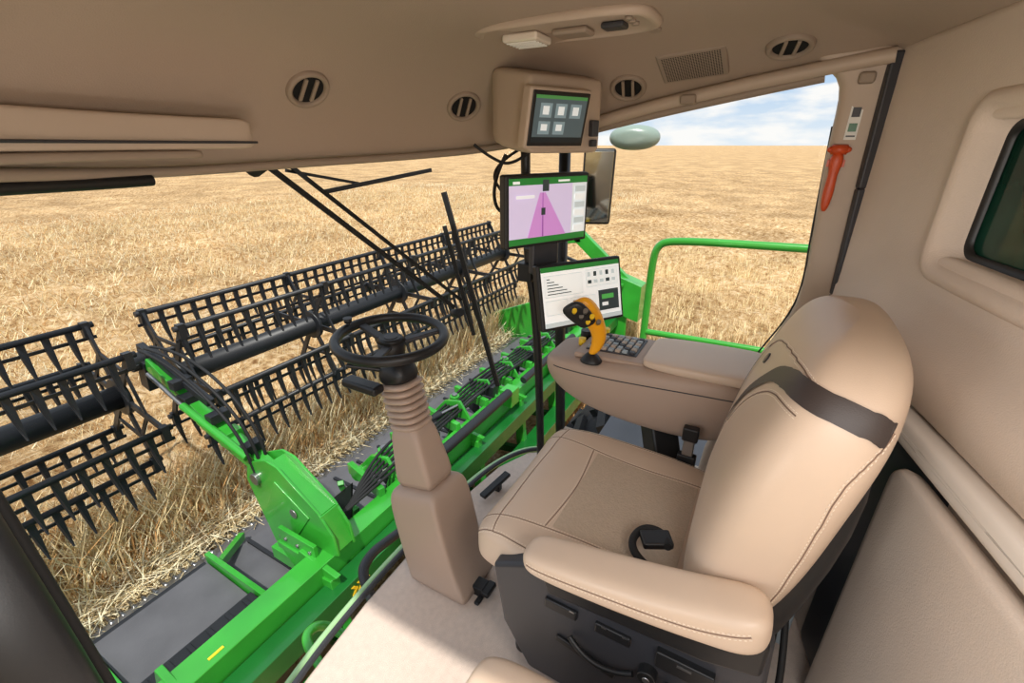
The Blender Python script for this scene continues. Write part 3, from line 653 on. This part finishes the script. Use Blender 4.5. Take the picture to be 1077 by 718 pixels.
for i in range(6): mb.box((.42+.13*i,2.80,-1.665),(.03,.20,.012),None,2);mb.cyl((.42+.13*i,3.45,-1.725),(.42+.13*i,3.45,-1.715),.010,n=8,m=3)
mb.box((.33,3.2,-1.72),(.04,.95,.10),None,1);mb.box((1.17,3.1,-1.70),(.04,.9,.12),None,1)
mb.beam((.33,3.5,-1.72),(.02,3.68,-1.8),.05,.08,1);mb.beam((.33,3.1,-1.72),(.05,3.45,-1.78),.04,.06,1);mb.box((.05,3.6,-1.74),(.05,.28,.14),None,1);mb.box((.2,3.35,-1.66),(.05,.05,.2),None,1)
mb.cyl((.2,3.35,-1.6),(.2,3.35,-1.52),.035,n=12,m=1)
mb.beam((1.17,3.4,-1.7),(1.5,3.66,-1.82),.05,.07,1);mb.box((1.55,3.0,-1.70),(.16,.28,.12),None,1);mb.box((1.85,3.1,-1.72),(.14,.2,.10),None,2);mb.box((2.1,2.95,-1.68),(.06,.3,.16),None,1);mb.cyl((1.75,3.3,-1.7),(2.05,3.3,-1.7),.06,n=16,m=1)
mb.build('centre_feed_deck',[GREYM,GREEN,REELM,STEEL],hd,.008)
mb=MB()
for xx_ in(X0,X1): mb.poly([(xx_,1.8,-1.9),(xx_,1.8,-.95),(xx_,2.6,-.9),(xx_,3.6,-1.2),(xx_,4.9,-1.75),(xx_,4.9,-1.95),(xx_,3.9,-2.02)],(.08,0,0),0)
mb.build('end_dividers',[GREEN],hd,.02)
def reel_arm(x,name):
    mb=MB()
    for s in(-.065,.065):
        mb.poly([(x+s,2.62,-.46),(x+s,2.5,-.47),(x+s,2.16,-.70),(x+s,2.05,-.85),(x+s,2.03,-1.0),(x+s,2.28,-1.12),(x+s,2.48,-1.38),(x+s,2.60,-1.38),(x+s,2.74,-1.22),(x+s,2.90,-.72),(x+s,2.84,-.56)],(.018,0,0),0)
        mb.poly([(x+s*1.2,2.55,-.60),(x+s*1.2,2.25,-.78),(x+s*1.2,2.45,-1.05),(x+s*1.2,2.70,-.85)],(.010,0,0),1)
        mb.cyl((x+s*1.3,2.40,-.80),(x+s*1.45,2.40,-.80),.035,n=16,m=3)
    mb.poly([(x,2.60,-.48),(x,2.15,-.72),(x,2.2,-.80),(x,2.64,-.55)],(.145,0,0),0)
    mb.poly([(x,2.90,-.72),(x,2.74,-1.20),(x,2.68,-1.20),(x,2.84,-.74)],(.145,0,0),0)
    mb.poly([(x,2.14,-.72),(x,2.04,-.98),(x,2.10,-.98),(x,2.2,-.74)],(.145,0,0),0)
    mb.box((x,2.35,-1.08),(.32,.4,.05),None,0);mb.box((x-.13,2.35,-1.0),(.03,.36,.14),None,0);mb.box((x+.13,2.35,-1.0),(.03,.36,.14),None,0)
    for yy_ in(2.22,2.34,2.46): mb.cyl((x-.155,yy_,-1.0),(x-.14,yy_,-1.0),.016,n=6,m=3)
    mb.cyl((x-.10,2.76,-.66),(x+.10,2.76,-.66),.045,m=3,n=16);mb.cyl((x-.10,2.60,-1.1),(x+.10,2.60,-1.1),.03,m=3,n=16)
    mb.beam((x,2.70,-.64),(x,3.45,-.40),.09,.14,0);mb.beam((x,3.4,-.42),(x,4.0,-.10),.08,.11,0)
    mb.beam((x+.02,3.3,-.27),(x+.02,4.15,.0),.055,.055,2);mb.cyl((x-.1,4.1,-.1),(x+.1,4.1,-.1),.07,m=2,n=16)
    mb.beam((x,4.05,-.08),(x,4.12,-.34),.10,.12,2)
    mb.cyl((x+.10,2.5,-.95),(x+.10,3.3,-.55),.033,m=2,n=14);mb.cyl((x+.10,3.3,-.55),(x+.10,3.6,-.4),.018,m=3,n=12)
    mb.cyl((x-.08,2.8,-.5),(x-.08,3.5,-.3),.028,m=0,n=14);mb.cyl((x-.08,3.5,-.3),(x-.08,3.9,-.14),.016,m=3,n=12)
    for t in(.1,.4,.75): q=V((x,2.75,-.53)).lerp(V((x,3.9,-.06)),t);mb.box(q,(.14,.08,.07),None,2)
    mb.box((x,3.55,-.30),(.12,.12,.09),None,2);mb.box((x,3.1,-.48),(.13,.10,.12),None,0)
    mb.build(name,[GREEN,GREEN,REELM,STEEL],hd,.006)
    for k in range(3): tube(name+'_hose_%d'%k,[(x-.05+.04*k,4.0,.02),(x-.07+.04*k,3.6,.04+.03*k),(x-.08+.05*k,3.1,-.12+.05*k),(x-.08+.06*k,2.82,-.33),(x-.07+.05*k,2.76,-.7),(x-.04+.04*k,2.68,-1.0)],.011,RUB,hd)
reel_arm(1.4,'centre_reel_arm')
mb=MB()
for k in range(3): mb.poly([(1.30+.05*k,1.927,-1.20),(1.325+.05*k,1.927,-1.20),(1.355+.05*k,1.927,-1.235),(1.325+.05*k,1.927,-1.27),(1.30+.05*k,1.927,-1.27),(1.33+.05*k,1.927,-1.235)],(0,.004,0))
mb.poly([(.55,2.12,-1.018),(.63,2.12,-1.018),(.63,2.135,-1.018),(.55,2.135,-1.018)],(0,0,.004));mb.build('yellow_decals',[YEL],hd)
mb=MB();x=7.15
mb.beam((x,4.1,-.2),(x,2.7,.05),.10,.16,0);mb.beam((x,2.75,.08),(x,1.8,-.7),.10,.22,0);mb.poly([(x,1.6,-.6),(x,2.4,-.35),(x,2.4,-1.0),(x,1.6,-1.2)],(.3,0,0),0)
for a in range(0,360,45): mb.box((x-.2,2.1+.2*math.cos(math.radians(a)),-.6+.2*math.sin(math.radians(a))),(.06,.05,.05),None,0)
mb.cyl((x-.3,2.1,-.6),(x+.1,2.1,-.6),.16,n=20,m=1);mb.beam((x-.15,2.3,-.45),(x-.15,3.3,-.15),.05,.05,1);mb.build('right_reel_arm',[GREEN,REELM],hd,.01)
# reel
rl=empty('harvester_reel',(1,4.1,-.3))
RC=(4.1,-.32);RR=.57
def reel(xa,xb,name,ph):
    mb=MB();mb.cyl((xa,RC[0],RC[1]),(xb,RC[0],RC[1]),.09,n=20)
    n=max(2,round((xb-xa)/1.45));
    bats=[(RC[0]+RR*math.cos(math.radians(ph+60*k)),RC[1]+RR*math.sin(math.radians(ph+60*k))) for k in range(6)]
    for y,z in bats:
        mb.cyl((xa-.05,y,z),(xb+.05,y,z),.024,n=8)
        mb.beam((xa-.05,y+.01,z-.10),(xb+.05,y+.01,z-.10),.012,.024)
        x=xa
        while x<xb:
            mb.poly([(x-.022,y,z),(x+.022,y,z),(x+.020,y-.005,z-.12),(x+.014,y-.02,z-.19),(x+.005,y-.06,z-.29),(x-.005,y-.06,z-.29),(x-.015,y-.02,z-.19),(x-.020,y-.005,z-.12)],(0,.018,0))
            x+=.13
    for i in range(n+1):
        x=xa+(xb-xa)*i/n
        for k,(y,z) in enumerate(bats):
            y2,z2=bats[(k+1)%6]
            mb.beam((x,RC[0],RC[1]),(x,y,z),.02,.05)
            mb.beam((x,RC[0]+(y-RC[0])*.62,RC[1]+(z-RC[1])*.62),(x,RC[0]+(y2-RC[0])*.62,RC[1]+(z2-RC[1])*.62),.015,.03)
            mb.box((x,y,z-.03),(.05,.05,.12))
        mb.cyl((x-.02,RC[0],RC[1]),(x+.02,RC[0],RC[1]),.15,n=20)
    mb.build(name,[REELM],rl)
reel(1.58,6.95,'reel_section_right',2);reel(-4.9,1.18,'reel_section_left',12)
# ------------------------------------------------------------ ground & crop
def crop_mat():
    m=bpy.data.materials.new('ripe_crop');m.use_nodes=True;nt=m.node_tree;b=nt.nodes['Principled BSDF'];b.inputs['Roughness'].default_value=.9;b.inputs['Specular IOR Level'].default_value=.1
    tc=nt.nodes.new('ShaderNodeTexCoord')
    n=nt.nodes.new('ShaderNodeTexNoise');n.inputs['Scale'].default_value=7;n.inputs['Detail'].default_value=10;n.inputs['Roughness'].default_value=.8;nt.links.new(tc.outputs['Object'],n.inputs['Vector'])
    r=nt.nodes.new('ShaderNodeValToRGB');e=r.color_ramp.elements;e[0].position=.38;e[0].color=lin((138,100,62));e[1].position=.62;e[1].color=lin((238,214,178));x=e.new(.5);x.color=lin((208,172,124))
    nt.links.new(n.outputs['Fac'],r.inputs['Fac'])
    n3=nt.nodes.new('ShaderNodeTexNoise');n3.inputs['Scale'].default_value=.5;n3.inputs['Detail'].default_value=8;n3.inputs['Roughness'].default_value=.65;nt.links.new(tc.outputs['Object'],n3.inputs['Vector'])
    r3=nt.nodes.new('ShaderNodeValToRGB');r3.color_ramp.elements[0].position=.36;r3.color_ramp.elements[1].position=.64;r3.color_ramp.elements[0].color=(.66,.63,.58,1);r3.color_ramp.elements[1].color=(1.12,1.11,1.08,1);nt.links.new(n3.outputs['Fac'],r3.inputs['Fac'])
    mu=nt.nodes.new('ShaderNodeMix');mu.data_type='RGBA';mu.blend_type='MULTIPLY';mu.inputs[0].default_value=1;nt.links.new(r.outputs['Color'],mu.inputs[6]);nt.links.new(r3.outputs['Color'],mu.inputs[7])
    nt.links.new(mu.outputs[2],b.inputs['Base Color'])
    n2=nt.nodes.new('ShaderNodeTexNoise');n2.inputs['Scale'].default_value=14;n2.inputs['Detail'].default_value=8;n2.inputs['Roughness'].default_value=.7;nt.links.new(tc.outputs['Object'],n2.inputs['Vector'])
    bp=nt.nodes.new('ShaderNodeBump');bp.inputs['Strength'].default_value=.8;bp.inputs['Distance'].default_value=.1;nt.links.new(n2.outputs['Fac'],bp.inputs['Height']);nt.links.new(bp.outputs['Normal'],b.inputs['Normal'])
    return m
CROP=crop_mat()
STRAW=mat('straw',(236,208,160),.8,var=.3,vscale=12,spec=.2)
STRAW2=mat('straw_dark',(196,152,100),.85,var=.35,vscale=9,spec=.2)
STRAW3=mat('straw_pale',(248,230,196),.8,var=.2,vscale=12,spec=.2)
SOIL=mat('stubble_ground',(172,134,92),.95,bump=1,bscale=30,var=.35,vscale=14)
mb=MB();mb.box((0,0,-2.2),(200,200,.1));g=mb.build('ground',[SOIL])
xs=np.concatenate([-np.geomspace(1500,9,24),np.arange(-8.8,22,.14),np.geomspace(22,1500,70)])
ys=np.concatenate([-np.geomspace(1500,6,24),np.arange(-5.8,20,.14),np.geomspace(20,1500,70)])
def smooth(t): t=max(0,min(1,t));return t*t*(3-2*t)
def standing(x,y):
    a=smooth((y-4.35)/.5);b=smooth((x-7.4)/.4);c=smooth((-5.3-x)/.4);return max(a,b,c)
vs=[]
for x in xs:
    for y in ys:
        s=standing(x,y);h=noise.noise(V((x*1.3,y*1.3,0)))*.12+noise.noise(V((x*5,y*5,3)))*.09 if abs(x)<60 and abs(y)<60 else 0
        vs.append((x,y,-2.14+s*(.74+h)+(1-s)*h*.35))
ny=len(ys);fs=[(i*ny+j,(i+1)*ny+j,(i+1)*ny+j+1,i*ny+j+1) for i in range(len(xs)-1) for j in range(ny-1)]
me=bpy.data.meshes.new('crop');me.from_pydata(vs,[],fs);me.polygons.foreach_set('use_smooth',[True]*len(fs))
field=empty('grain_field',(5,8,-2));newobj('crop_canopy',me,field,[CROP])
def blades(name,N,xf,yf,zb,hf,lean,wd,m,filt=None,flat=False):
    x=rng.uniform(*xf,N);y=rng.uniform(*yf,N)
    if filt is not None:
        k=filt(x,y);x=x[k];y=y[k];N=len(x)
    z=np.full(N,zb) if not flat else zb+rng.uniform(0,.16,N)
    h=rng.uniform(*hf,N);a=rng.uniform(0,2*np.pi,N);l=rng.uniform(0,lean,N)
    d=np.stack([np.cos(a)*l,np.sin(a)*l,np.ones(N) if not flat else rng.uniform(-.25,.4,N)],1);d/=np.linalg.norm(d,axis=1)[:,None]
    b=rng.uniform(0,2*np.pi,N);s=np.stack([np.cos(b),np.sin(b),np.zeros(N)],1)*wd*.5
    p0=np.stack([x,y,z],1);p1=p0+d*(h*.6)[:,None];dd=d.copy();dd[:,2]-=.35 if not flat else 0;dd[:,0]+=np.cos(a)*.3;p2=p1+dd*(h*.4)[:,None]
    vv=np.stack([p0-s,p0+s,p1-s,p1+s,p2-s*.5,p2+s*.5],1).reshape(-1,3)
    i=np.arange(N)[:,None]*6;f=np.concatenate([i+np.array([0,1,3,2]),i+np.array([2,3,5,4])],0)
    me=bpy.data.meshes.new(name);me.vertices.add(len(vv));me.vertices.foreach_set('co',vv.ravel())
    me.loops.add(f.size);me.loops.foreach_set('vertex_index',f.ravel());me.polygons.add(len(f));me.polygons.foreach_set('loop_start',np.arange(0,f.size,4));me.polygons.foreach_set('loop_total',np.full(len(f),4));me.update()
    return newobj(name,me,field,[m])
st=lambda x,y:(y>4.2)|(x>7.35)
blades('stalks_near',46000,(-1,11),(4.15,8.5),-2.1,(.55,.95),.35,.009,STRAW,st)
blades('stalks_near_dark',16000,(-1,11),(4.2,8.5),-2.1,(.6,.95),.5,.010,STRAW2,st)
blades('stalks_near_pale',20000,(-1,11),(4.2,8.5),-2.1,(.6,1.0),.5,.008,STRAW3,st)
blades('stalks_right',45000,(7.3,14),(-4,5),-2.1,(.6,.98),.35,.014,STRAW,st)
blades('stalks_mid',50000,(-1,26),(7,24),-2.0,(.6,.92),.4,.018,STRAW,st)
blades('stalks_mid_dark',22000,(-1,28),(7,26),-2.0,(.62,.92),.4,.018,STRAW2,st)
blades('stalks_mid_pale',28000,(-1,30),(6,26),-2.0,(.65,.95),.5,.016,STRAW3,st)
blades('stalks_under_reel',14000,(-1,7.2),(4.15,5.0),-2.08,(.15,.5),1.2,.009,STRAW2)
blades('loose_straw',30000,(-1.5,7.3),(4.0,5.2),-2.08,(.15,.40),1.5,.008,STRAW,None,True)
blades('loose_straw_pale',14000,(-1.5,7.3),(3.95,5.3),-2.02,(.15,.40),1.5,.008,STRAW3,None,True)
blades('stubble',20000,(2,12),(-3,2),-2.12,(.1,.3),.5,.012,STRAW2,lambda x,y:x<7.5)
